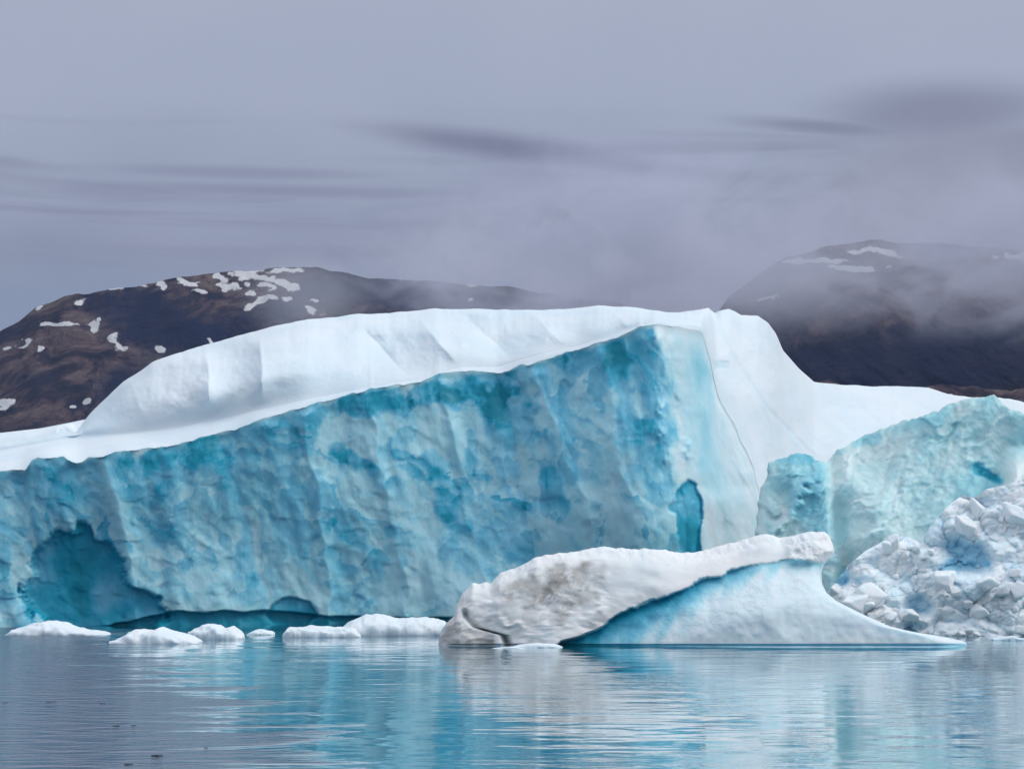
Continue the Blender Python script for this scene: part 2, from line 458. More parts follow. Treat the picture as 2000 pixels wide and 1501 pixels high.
# ------------------------------------------------------------------ the great iceberg
def build_great_berg():
    nx = 1160
    x = np.linspace(-170, 2170, nx)
    top = curve([(-170, 935), (0, 922), (30, 915), (50, 916), (62, 900), (75, 893), (125, 890), (132, 897), (150, 902), (180, 893), (250, 880), (300, 876), (400, 853), (460, 838), (520, 815),
                 (600, 794), (646, 780), (734, 758), (826, 744), (868, 725), (900, 722), (939, 727), (971, 731), (1024, 712), (1070, 702), (1141, 677), (1186, 666), (1247, 640), (1278, 633),
                 (1310, 638), (1340, 640), (1372, 650), (1388, 705), (1402, 770), (1425, 812), (1450, 858), (1470, 910), (1488, 980), (1505, 1060), (1530, 1140), (1600, 1160), (2170, 1160)], x, 7)
    top = top + (3.2 + 7 * ss(1375, 1400, x)) * fbm(x / 22, 0 * x, oct=4, k=5) * ss(1510, 1480, x)
    foot = curve([(-170, 905), (0, 880), (140, 853), (200, 848), (300, 838), (400, 822), (500, 800), (600, 779), (700, 760), (826, 738), (900, 716), (971, 715), (1060, 688), (1130, 674),
                  (1190, 655), (1278, 627), (1372, 638), (1400, 755), (1450, 845), (1490, 965), (1510, 1050), (1540, 1125), (2170, 1140)], x, 16)
    foot = np.minimum(foot, top - 3)
    ridge = curve([(-170, 856), (0, 849), (80, 841), (120, 836), (138, 846), (150, 843), (163, 824), (175, 809), (200, 783), (240, 745), (300, 706), (350, 688), (450, 659), (520, 640), (600, 624), (700, 613), (760, 612), (850, 602), (1000, 604), (1080, 605),
                   (1170, 597), (1250, 601), (1300, 609), (1350, 608), (1384, 600), (1388, 604), (1396, 611), (1404, 608), (1425, 603), (1436, 608), (1448, 615), (1480, 617), (1500, 630), (1515, 650), (1530, 685),
                   (1560, 718), (1590, 746), (1640, 750), (1700, 755), (1760, 755), (1815, 757), (1850, 768), (1900, 776), (1950, 775), (2000, 785), (2170, 800)], x, 5)
    ridge = ridge + 1.3 * fbm(x / 30, 0 * x + 3, oct=4, k=8)
    Dw = curve([(-170, 88), (0, 90), (100, 91), (300, 93), (620, 96), (880, 98), (1100, 99), (1280, 98), (1400, 101), (1500, 102), (1700, 108), (2170, 114)], x, 90)
    nA, nB, nC = 330, 14, 170
    # --- wall
    t = np.linspace(0, 1, nA)
    T, X = np.meshgrid(t, x, indexing='ij')
    DW = Dw[None, :] + 0 * T
    yb = y_of(-1.6, DW)
    Y = yb + (top[None, :] - yb) * T
    s = (X - 1000) / FPX * DW; z = (HOR - Y) / FPX * DW + 3
    H = (HOR - top[None, :]) / FPX * DW + 3
    lean = .38
    wu = .9 * fbm(s / 3.5, z / 3.5, oct=4, k=11); wv = .9 * fbm(s / 3.5, z / 3.5, oct=4, k=21)
    u, v = s + lean * z + wu, z + wv * 1.4
    F1, F2, ra, rb, ox, oy = voro(u / 1.7, v / 3.2, 3)
    G1, G2, rc, rd, px, py = voro(u / .62 + 9, v / 1.05, 40)
    # leaning planes between breaks, cups with sharp rims, coarse swell of the wall
    D = DW + .10 * z + 1.5 * fbm(s / 13, z / 13, oct=3, k=31)
    amp = ss(-.2, 2.5, H - z + 1.5) * .7 + .3
    amp = amp * .50
    bl = curve([(600, 1282), (700, 1303), (800, 1312), (950, 1325), (1080, 1385)], Y)
    butt = ss(-22, 22, X - bl + 30 * fbm(X / 30, Y / 40, oct=5, k=91))
    amp = amp * (1 - .75 * butt)
    rel = amp * (.75 * ((ra - .5) * ox * 2.0 + (rb - .35) * oy * 1.5) - .25 * F1 ** 2)
    rel2 = amp * (.34 * ((rc - .5) * px * 2 + (rd - .3) * py * 1.6) - .10 * G1 ** 2)
    D = D + .36 * blur(rel, 8, 6) + .36 * blur(rel2, 3, 2) + .04 * fbm(s / .5, z / .7, oct=3, k=61)
    flute = fbm((s + .22 * z) / 1.1, z / 5, oct=2, k=71)
    D = D + .13 * flute
    bl_rib = 0 * D
    # ribs and breaks that run down the wall (photo coordinates of the rib line)
    for (xa, ya, xb, yb2, wl, wr, A) in [(605, 790, 640, 1190, 60, 16, -1.4), (975, 740, 1075, 1190, 30, 55, 1.5), (200, 890, 270, 1190, 40, 30, -1.0), (1060, 760, 1180, 1080, 26, 14, -.8), (1300, 640, 1345, 1080, 60, 22, 1.2),
                                         (730, 800, 800, 1190, 22, 16, -.7), (870, 790, 960, 1190, 24, 16, -.7), (430, 850, 520, 1190, 40, 30, .8), (1180, 700, 1250, 1080, 20, 24, -.7)]:
        xl = xa + (xb - xa) * (Y - ya) / (yb2 - ya) + 12 * fbm(Y / 60, X / 300, oct=3, k=81)
        d = X - xl
        D = D + .35 * A * np.where(d < 0, np.exp(d / wl), np.exp(-d / wr))
        bl_rib = bl_rib + .10 * np.sign(A) * np.where(d < 0, np.exp(d / 30), -np.exp(-d / 30))
    # pale buttress turning away at the right
    D = D + butt * (X - bl) * .018
    w1, w2 = fbm(X / 40, Y / 40, oct=5, k=101), fbm(X / 40, Y / 40, oct=5, k=111)
    # recesses: cave at the left, small arch, teal hollow
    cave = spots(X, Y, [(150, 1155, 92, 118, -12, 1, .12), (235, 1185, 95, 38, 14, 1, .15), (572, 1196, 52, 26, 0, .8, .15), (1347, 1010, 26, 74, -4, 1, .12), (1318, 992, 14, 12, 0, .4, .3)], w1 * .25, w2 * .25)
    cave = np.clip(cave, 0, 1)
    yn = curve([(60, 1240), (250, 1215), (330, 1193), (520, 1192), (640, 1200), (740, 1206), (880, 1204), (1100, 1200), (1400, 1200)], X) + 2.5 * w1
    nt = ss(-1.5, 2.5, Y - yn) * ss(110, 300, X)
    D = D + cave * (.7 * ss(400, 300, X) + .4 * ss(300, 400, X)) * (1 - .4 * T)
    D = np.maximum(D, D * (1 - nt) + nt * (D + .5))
    # colour: how blue the ice is, its own tone plus painted shade
    q1 = voro(u / 1.3 + .5 * w1 + 3, v / 2.0 + .5 * w2, 125); q2 = voro(u / .5 + .6 * w2, v / .75 + .6 * w1, 127)
    shell_shade = .24 * q1[5] * ss(.2, .8, q1[3]) + .16 * q2[5] * ss(.2, .8, q2[3])  # scallops darker towards their upper rims, overhang shade put into the colour
    bl_f = .375 + shell_shade + .21 * (q1[2] - .5) + .18 * (q2[2] - .5) + .05 * (ra - .5) + .15 * fbm(u / 4, v / 6, oct=5, k=121) - .05 * ss(600, 1250, X) - .03 * flute
    bl_f = bl_f + .22 * (q1[3] > .84) * ss(-.5, .5, w2)
    bl_f += spots(X, Y, [(95, 912, 45, 26, 0, .22, .4), (405, 890, 50, 40, 30, .38, .3), (300, 893, 55, 22, 0, .25, .4), (595, 825, 26, 45, 0, .2, .5), (550, 835, 50, 35, 0, .14, .5),
                         (730, 790, 80, 22, 8, .42, .3), (815, 772, 70, 24, 5, .4, .3), (905, 772, 95, 36, 6, .45, .3), (968, 785, 34, 52, 10, .35, .3),
                         (693, 905, 36, 18, 15, .40, .3), (735, 932, 42, 18, 10, .34, .3), (662, 885, 12, 30, -20, .35, .3), (800, 892, 26, 10, 10, .3, .3), (850, 915, 32, 34, 30, .3, .4), (870, 965, 20, 48, -28, .3, .3),
                         (918, 880, 13, 36, 0, .3, .3), (934, 930, 24, 10, 10, .3, .3), (1062, 962, 12, 36, 0, .36, .3), (1092, 975, 18, 54, -14, .34, .3), (1032, 990, 16, 20, 0, .2, .4),
                         (1155, 698, 55, 24, -10, .25, .4), (1195, 712, 26, 34, 0, .28, .3), (1100, 703, 28, 10, 0, .3, .3), (1258, 695, 38, 62, 0, .22, .4), (1287, 900, 30, 120, 0, .22, .5), (1245, 830, 20, 60, -15, .2, .5),
                         (645, 1020, 12, 16, 0, .3, .3), (690, 1060, 34, 16, 30, .2, .4), (1010, 880, 50, 120, -8, .16, .6), (960, 1040, 90, 60, 0, .12, .6), (1120, 920, 30, 20, 0, .12, .5),
                         (60, 960, 60, 30, 0, .14, .6), (140, 970, 40, 30, 0, .12, .5), (450, 1010, 190, 110, 0, .06, .7), (880, 1010, 22, 10, 0, .2, .4), (900, 1030, 30, 8, 0, .2, .3), (760, 1040, 14, 12, 0, .2, .3),
                         (228, 955, 28, 60, -8, -.22, .5), (255, 1085, 32, 70, -16, -.16, .5), (700, 845, 55, 40, 0, -.2, .5), (870, 850, 50, 36, 0, -.18, .5), (640, 860, 22, 60, 0, -.2, .4),
                         (1185, 870, 34, 60, -14, -.18, .5), (1060, 800, 24, 44, -14, -.2, .4), (1130, 840, 20, 60, -10, -.14, .4), (1235, 1020, 60, 70, 0, -.2, .6), (1180, 980, 44, 80, 0, -.18, .6), (1195, 780, 12, 40, 0, -.25, .4),
                         (850, 1160, 120, 34, 0, -.30, .5), (960, 1130, 110, 40, 0, -.16, .6), (1240, 770, 14, 50, -10, -.15, .4), (610, 1170, 24, 46, -40, -.12, .5), (30, 1120, 50, 110, 0, -.06, .6), (930, 1000, 14, 30, -20, -.2, .4),
                         (840, 960, 10, 40, -20, -.15, .4), (1120, 1080, 60, 60, 0, -.1, .6)], w1 * .8, w2 * .8)
    streak = fbm((s + .12 * z) / .8, z / 3.2, oct=5, k=131)
    pale = .06 + .09 * streak + .07 * fbm(s / 2, z / 3, oct=4, k=141)
    pale += spots(X, Y, [(1372, 700, 28, 50, 0, .16, .5), (1385, 860, 20, 120, -6, .08, .6)], w1 * .4, w2 * .4)
    pale = pale * (.3 + .7 * ss(0, 50, Y - top[None, :] + 25 * w1))
    bl_f = (bl_f + bl_rib) * (1 - butt) + pale * butt
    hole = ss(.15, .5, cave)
    bl_f = np.maximum(bl_f, 0) * (1 - hole) + hole * (.76 + .26 * fbm(s / 1.5, z / 1.5, oct=4, k=151) - .16 * ss(1000, 900, X) * 0)  # shaded inside of the recesses painted as deep teal
    bl_f = bl_f * (1 - nt) + nt * .84  # undercut at the waterline painted dark for its shade
    lip = ss(7, 0, (Y - top[None, :]) + 5 * w1)
    bl_f = bl_f * (1 - .55 * lip)
    bl_f = np.clip(bl_f, .20 * (1 - butt) * (1 - lip) + .02, 1)
    kr = np.hanning(63)[1:-1]; kr /= kr.sum()
    Drs = np.convolve(np.pad(D[-1], 30, 'edge'), kr, 'valid')
    k2 = np.hanning(13)[1:-1]; k2 /= k2.sum()
    Drs = Drs + (np.convolve(np.pad(D[-1], 5, 'edge'), k2, 'valid') - Drs) * ss(1290, 1340, x)
    D = D + (Drs[None, :] - D) * ss(.955, 1, T)
    Pw = np.stack(world_pt(X, Y, D), -1)
    # --- shelf + dome, continuing from the rim row
    Dr = D[-1]
    T2 = np.concatenate([np.linspace(0, 1, nB, endpoint=False), 1 + np.linspace(0, 1, nC)])
    TT, X2 = np.meshgrid(T2, x, indexing='ij')
    a, b = np.clip(TT, 0, 1), np.clip(TT - 1, 0, 1)
    Y2 = top[None, :] + (foot - top)[None, :] * a + (ridge - foot)[None, :] * b
    shelf = curve([(-170, 9), (150, 9), (240, 6.5), (330, 4), (420, 2.6), (500, 2.0), (700, .8), (1278, .6), (1376, .25), (1510, .25), (1640, 3), (2170, 4)], x, 40)
    back = curve([(-170, 6), (140, 5), (200, 8), (400, 12), (700, 14), (1280, 12), (1400, 13), (1600, 20), (2170, 20)], x, 60)
    rr = np.clip(((foot - ridge) / 25.0), .15, 1)
    tops = np.convolve(np.pad(top, 20, 'edge'), np.hanning(43)[1:-1] / np.hanning(43)[1:-1].sum(), 'valid')
    tops = tops + (top - tops) * ss(1300, 1350, x)
    asm = np.where(TT < 1, np.clip((tops[None, :] - Y2) / np.maximum(tops - foot, 3)[None, :], -.3, 1), 1)
    D2 = Dr[None, :] + shelf[None, :] * (asm * (1 - ss(.8, 1, a)) + ss(.8, 1, a)) + back[None, :] * (.25 * b + .75 * b ** 2.2) * rr[None, :]
    wob = fbm(X2 / 60, Y2 / 60, oct=4, k=161)
    inb = ss(0, .45, b) * ss(1, .86, b)
    g = 0 * X2
    for (xa, ya, xb, yb2, wl, wr, A) in [(402, 700, 412, 830, 90, 46, -1.6), (512, 670, 512, 800, 50, 60, -1.5), (722, 655, 812, 745, 60, 70, 1.3), (830, 640, 900, 720, 60, 60, -.9), (905, 615, 1000, 700, 50, 60, .9),
                                         (1040, 610, 1120, 690, 60, 40, -.6), (1190, 600, 1230, 650, 40, 60, -.5), (250, 740, 290, 830, 50, 60, -.5)]:
        xl = xa + (xb - xa) * (Y2 - ya) / (yb2 - ya) + 5 * wob
        d = X2 - xl
        ym = ss(ya - 30, ya + 14, Y2)
        g = g + 2.0 * A * ym * np.where(d < 0, np.exp(d / wl), np.exp(-d / wr))
    D2 = D2 + .35 * np.clip(top[None, :] - Y2, 0, 120) / FPX * 100 * ss(1376, 1400, X2)
    # bevel under the crest
    g = g - .9 * ss(40, 0, np.abs(Y2 - (655 + 4 * wob))) * ss(430, 560, X2) * ss(790, 720, X2)
    D2 = D2 + g * inb + .35 * wob * inb + .02 * fbm(X2 / 14, Y2 / 12, oct=4, k=171) * inb
    # melt grooves on the right-hand slope
    gx = curve([(600, 1398), (640, 1408), (700, 1437), (760, 1475), (800, 1502), (850, 1552), (900, 1600), (1000, 1700)], Y2)
    d = (X2 - gx) / 1.0
    groove = np.exp(-(d / 5.0) ** 2) * ss(1000, 870, Y2) * (b > 0)
    D2 = D2 + .16 * groove
    for off, dep in ((95, .12), (170, .10), (235, .1)):
        D2 = D2 + dep * np.exp(-((d - off - .15 * (Y2 - 700)) / 8) ** 2) * ss(700, 760, Y2) * ss(950, 850, Y2) * inb
    peak = ss(1396, 1386, X2) * ss(1340, 1384, X2)
    D2 = D2 + .35 * peak * inb * ss(680, 630, Y2)
    notch = ss(1, .6, np.maximum(np.abs(X2 - 1409) / 20, np.abs(Y2 - 712) / 9)) * (b > 0)
    D2 = D2 + .25 * notch
    D2 = D2 + .8 * fbm(X2 / 150, Y2 / 110, oct=3, k=181) * inb
    sb = .06 + .05 * fbm(X2 / 90, Y2 / 60, oct=4, k=191)
    sb = sb + .10 * groove + .4 * notch * .8 + .16 * ss(300, 120, X2) * (b > 0) + .12 * ss(1360, 1290, X2) * ss(500, 900, X2) * ss(0, .2, b) * .6  # left flank tinted bluer, its shaded side painted into the snow
    sb = sb + .42 * (1 - ss(0, 6, top[None, :] - Y2 + 3 * wob)) * ss(0.0, .2, 1 - a) * .5 * ss(1340, 1290, X2)
    sb = sb + .3 * ss(1120, 1280, X2) * ss(1430, 1380, X2) * ss(40, 10, top[None, :] - Y2) * (Y2 > 600) * .4
    Ps = np.stack(world_pt(X2, Y2, D2), -1)
    # --- far side
    bk = []
    for q, dd in ((.9, 1.5), (.6, 5), (.25, 9), (-.05, 12)):
        B = Ps[-1].copy(); B[:, 1] += dd; B[:, 2] = np.maximum(B[:, 2], 1) * q - .5
        bk.append(B)
    Ps = np.concatenate([Ps, np.array(bk)])
    sb = np.concatenate([sb, np.zeros((4, nx))])
    root = thing('iceberg', (10, 125, 0), 'huge iceberg, smooth white dome above a long scalloped blue wall', 'iceberg')
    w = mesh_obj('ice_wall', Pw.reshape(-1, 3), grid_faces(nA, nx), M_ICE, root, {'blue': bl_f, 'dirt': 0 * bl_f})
    tag(w, 'mottled blue and teal cliff rising from the water')
    c = mesh_obj('snow_dome', Ps.reshape(-1, 3), grid_faces(Ps.shape[0], nx), M_SNOW, root, {'blue': np.clip(sb, 0, 1), 'dirt': 0 * sb})
    tag(c, 'smooth white snow covered top with melt grooves')
    # low snow ledge seen behind the left foot of the dome
    lx = np.linspace(-170, 260, 120)
    ly = curve([(-170, 850), (0, 845), (80, 836), (150, 822), (200, 812), (260, 830)], lx, 20)
    rows = []
    for dy, D0 in ((160, 100.2), (60, 100.3), (24, 100.8), (14, 101.6), (5, 104), (0, 108), (25, 112), (200, 113)):
        yy = np.minimum(ly + dy, y_of(-1, D0))
        rows.append(np.stack(world_pt(lx, yy, D0 + .3 * fbm(lx / 40, 0 * lx + D0 * .1, oct=3) + 9 * ss(110, 150, lx)), -1))
    L = np.array(rows)
    mesh_obj('snow_ledge', L.reshape(-1, 3), grid_faces(L.shape[0], 120), M_SNOW, root, {'blue': .08 + 0 * L[..., 0], 'dirt': 0 * L[..., 0]})


build_great_berg()


# ------------------------------------------------------------------ closed ice bodies from an outline
def resample(pts, n, sm=0):
    p = np.array(pts, float); d = np.r_[0, np.cumsum(np.hypot(*np.diff(p, axis=0).T))]; q = np.linspace(0, d[-1], n)
    r = np.stack([np.interp(q, d, p[:, 0]), np.interp(q, d, p[:, 1])], -1)
    if sm:
        for _ in range(sm):
            r[1:-1] = (r[:-2] + 2 * r[1:-1] + r[2:]) / 4
    return r


def coons(left, bottom, right, top, nu, nv, sm=4):
    """left/right run upward, bottom/top run left to right"""
    b, t = resample(bottom, nu, sm), resample(top, nu, sm); l, r = resample(left, nv, sm), resample(right, nv, sm)
    u = np.linspace(0, 1, nu)[None, :, None]; v = np.linspace(0, 1, nv)[:, None, None]
    P = (1 - v) * b[None] + v * t[None] + (1 - u) * l[:, None] + u * r[:, None] \
        - ((1 - u) * (1 - v) * b[0] + u * (1 - v) * b[-1] + (1 - u) * v * t[0] + u * v * t[-1])
    return P[..., 0], P[..., 1], u[..., 0] + 0 * P[..., 0], v[..., 0] + 0 * P[..., 0]


def rim(e):
    e = np.clip(e, 0, 1)
    return np.sqrt(1 - (1 - e) ** 2)


def solid(X, Y, Df, Db):
    """front sheet and back sheet sharing their rim"""
    F = np.stack(world_pt(X, Y, Df), -1)
    B = F.copy(); B[..., 1] += (Db - Df)
    return F, B


# --- pale ice cliff at the right
def build_pale_berg():
    nu, nv = 520, 330
    bottom = [(1462, 1262), (2300, 1262)]
    left = [(1462, 1262), (1474, 1100), (1478, 1010), (1484, 965), (1497, 925), (1500, 903)]
    right = [(2300, 1262), (2300, 820)]
    top = [(1500, 903), (1530, 893), (1556, 884), (1575, 886), (1592, 896), (1616, 903), (1625, 890), (1634, 877), (1655, 872), (1680, 852), (1704, 846), (1760, 824), (1824, 804), (1860, 788), (1896, 776), (1925, 775), (1942, 771), (1955, 790),
           (1975, 800), (1996, 806), (2100, 800), (2300, 820)]
    X, Y, U, V = coons(left, bottom, right, top, nu, nv, 3)
    edge = rim(np.minimum(U * 28, (1 - V) * 7))
    jag = fbm(X / 14, Y / 14, oct=4, k=301)
    X = X + 3.0 * jag * ss(.04, 0, U); Y = Y + 3.5 * jag * ss(.9, 1, V)
    D0 = 87 + 0 * X
    s = (X - 1000) / FPX * D0; z = (HOR - Y) / FPX * D0 + 3
    w1, w2 = fbm(X / 40, Y / 40, oct=5, k=311), fbm(X / 40, Y / 40, oct=5, k=321)
    u, v = s - .45 * z + .8 * w1, z + w2
    F1, F2, ra, rb, ox, oy = voro(u / 1.5, v / 2.6, 330); G1, G2, rc, rd, px, py = voro(u / .55, v / .8, 340)
    D = D0 + .42 * z + 1.0 * fbm(s / 5, z / 5, oct=3, k=351) + .45 * (.9 * ((ra - .5) * ox * 2 + (rb - .35) * oy * 1.4) - .6 * F1 ** 2) + .10 * ((rc - .5) * px * 2 - .8 * G1 ** 2) + .26 * fbm((s - .45 * z) / .8, z / 5, oct=4, k=361)
    pl = D - D0 - .42 * z; D = D0 + .42 * z + (blur(pl, 3, 2) + .05 * fbm(s / .4, z / .4, oct=4, k=365)) * (.1 + .9 * ss(.01, .05, U))
    # gully between the small left tower and the main mass
    gx = curve([(870, 1622), (950, 1632), (1100, 1650)], Y); D = D + .7 * np.exp(-((X - gx) / 16) ** 2)
    D = D + .35 * (1 - edge)
    cave = np.clip(spots(X, Y, [(1918, 915, 22, 11, 10, 1, .6), (1940, 930, 18, 10, 35, 1, .6)], w1 * .8, w2 * .8), 0, 1); D = D + .2 * cave
    shoulder = ss(1935, 1985, X + .2 * (Y - 950)) * ss(860, 930, Y); D = D - 3.0 * shoulder
    bl = .13 + .04 * (ra - .5) + .07 * (rc - .5) + .10 * fbm(u / 3, v / 4, oct=5, k=371)
    bl += spots(X, Y, [(1560, 940, 48, 55, 0, .22, .5), (1560, 893, 40, 12, 0, .2, .4), (1600, 960, 16, 50, 0, .08, .5), (1690, 860, 26, 12, -25, .22, .4), (1780, 828, 50, 10, -15, .10, .5), (1925, 790, 30, 26, 0, .10, .5), (1590, 1010, 28, 34, 0, .16, .5),
                       (1905, 965, 48, 46, 0, .14, .5), (1850, 860, 60, 30, 0, .04, .6), (1540, 1010, 25, 60, 0, -.06, .5), (1990, 850, 20, 40, 0, .10, .5), (1840, 820, 80, 30, 0, .06, .5)], w1 * .5, w2 * .5)
    bl = bl + .10 * ss(20, 2, (Y - curve(top, X))) * (1 - .5 * (w1 > 0))
    bl = bl * (1 - .8 * shoulder) + .62 * cave
    bl = np.clip(bl, .02, 1)
    F, B = solid(X, Y, D, D + 9 * edge)
    B[..., 0] += 9 * edge * (X - 1000) / FPX * 1.4
    nback = 4
    root = thing('iceberg', (24, 88, 0), 'pale green-white ice cliff at the right, before the snow slope of the huge iceberg', 'iceberg')
    mesh_obj('ice_wall', F.reshape(-1, 3), grid_faces(nv, nu), M_ICE3, root, {'blue': bl, 'dirt': 0 * bl})
    mesh_obj('far_side', B.reshape(-1, 3), grid_faces(nv, nu, flip=True), M_ICE3, root, {'blue': bl, 'dirt': 0 * bl})
    # snowy upper surface and far side
    Tt = F[-1]; rows = [Tt]
    for dy, f in ((1.5, .99), (4, .97), (7, .9), (10, .6), (11, -.1)):
        q = Tt.copy(); q[:, 1] += dy; q[:, 2] = q[:, 2] * f - .12; q[:, 0] += dy * (X[-1] - 1000) / FPX * 1.5 + .12 * dy * (1 - ss(1490, 1600, X[-1]))
        rows.append(q)
    Q = np.array(rows)
    mesh_obj('snow_cap', Q.reshape(-1, 3), grid_faces(Q.shape[0], nu), M_SNOW, root, {'blue': .08 + 0 * Q[..., 0], 'dirt': 0 * Q[..., 0]})


build_pale_berg()


# --- the dirty wedge in front
def build_front_berg():
    nu, nv = 620, 260
    bottom = [(853, 1275), (1900, 1275)]
    left = [(853, 1275), (856, 1256), (858, 1245), (862, 1228)]
    right = [(1900, 1275), (1890, 1259), (1885, 1252), (1850, 1244), (1800, 1238), (1760, 1232), (1700, 1210), (1650, 1190), (1620, 1168), (1606, 1140), (1604, 1118), (1612, 1096), (1630, 1082), (1627, 1066)]
    top = [(862, 1228), (872, 1214), (888, 1200), (892, 1180), (905, 1156), (922, 1140), (958, 1138), (975, 1120), (1010, 1108), (1050, 1086), (1090, 1080), (1130, 1075), (1170, 1068), (1200, 1069), (1300, 1073), (1340, 1079),
           (1370, 1078), (1400, 1068), (1450, 1056), (1480, 1043), (1500, 1040), (1522, 1050), (1548, 1046), (1580, 1038), (1612, 1038), (1622, 1050), (1627, 1066)]
    X, Y, U, V = coons(left, bottom, right, top, nu, nv, 3)
    jag = fbm(X / 12, Y / 12, oct=4, k=401); Y = Y + 2.2 * jag * ss(.85, 1, V)
    edge = rim(np.minimum(np.minimum(U * 22, (1 - U) * 16), (1 - V) * 4.0))
    D0 = 71 + 0 * X
    s = (X - 1000) / FPX * D0; z = (HOR - Y) / FPX * D0 + 3
    w1, w2 = fbm(X / 26, Y / 22, oct=5, k=411), fbm(X / 26, Y / 22, oct=5, k=421)
    # lower rim of the snow cap
    yc = curve([(840, 1300), (1060, 1290), (1095, 1252), (1130, 1243), (1160, 1232), (1185, 1215), (1205, 1198), (1250, 1180), (1300, 1164), (1345, 1143), (1372, 1130), (1400, 1124), (1450, 1108), (1490, 1098), (1530, 1090), (1560, 1088), (1600, 1098), (1640, 1100)], X)
    yc0 = yc.copy()
    yc = yc + 5 * w1 * ss(1100, 1200, X)
    d = Y - yc                                    # >0 below the cap
    below = ss(-3, 5, d)
    d0 = Y - yc0 + 4 * w1
    D = D0 + 1.0 * z * .35
    # cap: lumpy; left end lumpier
    lump = 1 - voro(s / .9 + .4 * w1, z / .8 + .4 * w2, 440)[0] ** 2 * 1.6
    F1, F2, ra, rb, ox, oy = voro(s / 1.3 + .5 * w1, z / 1.0 + .5 * w2, 450)
    cap = -.55 + .7 * blur( 1.1 * (ss(140, 0, Y - curve(top, X))) * .6 - .13 * lump * ss(1300, 1100, X) - .03 * lump + .17 * ((ra - .5) * ox * 2 + (rb - .6) * oy * 2) * ss(1350, 1150, X) + .25 * fbm(s / 2.5, z / 1.2, oct=3, k=461) + .025 * fbm(s / .4, z / .35, oct=3, k=465) * ss(1400, 1150, X), 7, 5)
    dep = .6 * np.clip(curve([(1090, 0.1), (1150, .45), (1300, .6), (1450, .4), (1550, .25), (1640, .15)], X), 0, 9)
    fl = fbm((s - .45 * z) / .42, z / 2.5, oct=3, k=471)
    wedge = dep * np.exp(-np.clip(d0, 0, 400) / 26) - 1.2 * ss(0, 110, d0) * ss(1100, 1500, X) - .2 + .05 * fl * np.exp(-np.clip(d0, 0, 400) / 18) + .12 * fbm(s / 1.5, z / 1.5, oct=4, k=481)
    D = D + cap * (1 - below) + wedge * below
    # crumbly head at the upper right of the cap
    head = ss(1530, 1552, X) * ss(1108, 1090, Y); D = D - .25 * head * (1 + w1)
    # snout at the left, split off by a crack
    cr = curve([(1180, 905), (1205, 912), (1225, 930), (1240, 985), (1262, 992)], Y)
    D = D + .5 * np.exp(-((X - cr) / 6) ** 2) * ss(1185, 1200, Y)
    notch = ss(1256, 1258, Y) * ss(1264, 1260, Y); D = D + .08 * notch * ss(870, 890, X)
    D = D + 1.6 * (1 - edge)
    reach = np.clip(d0, 0, 400)
    bl = .03 + .05 * np.clip(w1, 0, 1)
    lim = 1.05 * curve([(1090, 60), (1200, 62), (1300, 46), (1400, 30), (1500, 22), (1600, 15)], X)
    teal = .84 * curve([(1100, 1), (1300, .95), (1400, .80), (1500, .5), (1640, .3)], X) * np.exp(-(reach / (lim * (1 + .35 * fl))) ** 2 * .9) + .02 + .03 * w1
    teal = teal - .05 * ss(1250, 1550, X)
    bl = bl * (1 - below) + np.clip(teal, .02, 1) * below
    bl = bl + .12 * head * np.clip(w2 + .4, 0, 1)
    bl = bl + .45 * notch * ss(870, 890, X)
    dirt = spots(X, Y, [(1060, 1150, 60, 30, -20, .75, .5), (1120, 1130, 60, 20, 10, .6, .6), (1100, 1170, 40, 30, 20, .5, .5), (1050, 1205, 40, 28, -20, .35, .6), (935, 1240, 70, 18, 0, .5, .5), (880, 1230, 22, 36, 20, .55, .5),
                        (1130, 1180, 50, 16, -30, .4, .5), (985, 1180, 60, 50, 0, .15, .7), (1160, 1110, 40, 12, 0, .4, .5), (905, 1165, 14, 26, 0, .3, .5), (940, 1255, 60, 7, 0, .8, .4), (1190, 1205, 40, 8, -25, .35, .5)], w1 * .7, w2 * .7)
    dirt = np.clip(.9 * dirt + .05 * ss(1260, 1000, X), 0, 1) * (1 - below)
    F, B = solid(X, Y, D, D + .3 + 7.5 * edge)
    root = thing('iceberg', (6, 72, 0), 'low wedge shaped iceberg in front, with dirty cream lumps at its left end', 'iceberg')
    # split cap from wedge along the rim so that each is a part
    fc = grid_faces(nv, nu)
    isw = below.ravel() > .5
    m = isw[fc].sum(1) >= 2
    A = {'blue': np.clip(bl, .0, 1).ravel(), 'dirt': dirt.ravel()}
    Fv = F.reshape(-1, 3)

    def sub(name, faces, verts, at, mat, lab):
        idx, inv = np.unique(faces.ravel(), return_inverse=True)
        o = mesh_obj(name, verts[idx], inv.reshape(-1, 4), mat, root, {k: v[idx] for k, v in at.items()})
        tag(o, lab)
    sub('ice_wedge', fc[m], Fv, A, M_ICE2, 'smooth pale blue ice slope running down to a point at the right')
    Bv = B.reshape(-1, 3); allv = np.concatenate([Fv, Bv]); n0 = len(Fv)
    fb = grid_faces(nv, nu, flip=True) + n0
    A2 = {k: np.concatenate([v, v * .2]) for k, v in A.items()}
    # stitch rim of front and back sheets
    ring = np.concatenate([np.arange(nv) * nu, (nv - 1) * nu + np.arange(nu), (np.arange(nv) * nu + nu - 1)[::-1]])
    st = np.stack([ring[:-1], ring[1:], ring[1:] + n0, ring[:-1] + n0], -1)
    sub('snow_cap', np.concatenate([fc[~m], fb[::1], st]), allv, A2, M_SNOW2, 'rough snow cap, cream and grey with dirt at its left end')


M_ICE2 = ice_material('smooth_pale_ice', .4)
M_RUB = snow_material('crumbled_ice', (.92, .965, .98), deep=(.30, .64, .82), sss=.35)
M_SNOW2 = snow_material('old_dirty_snow', (.89, .89, .87))
build_front_berg()


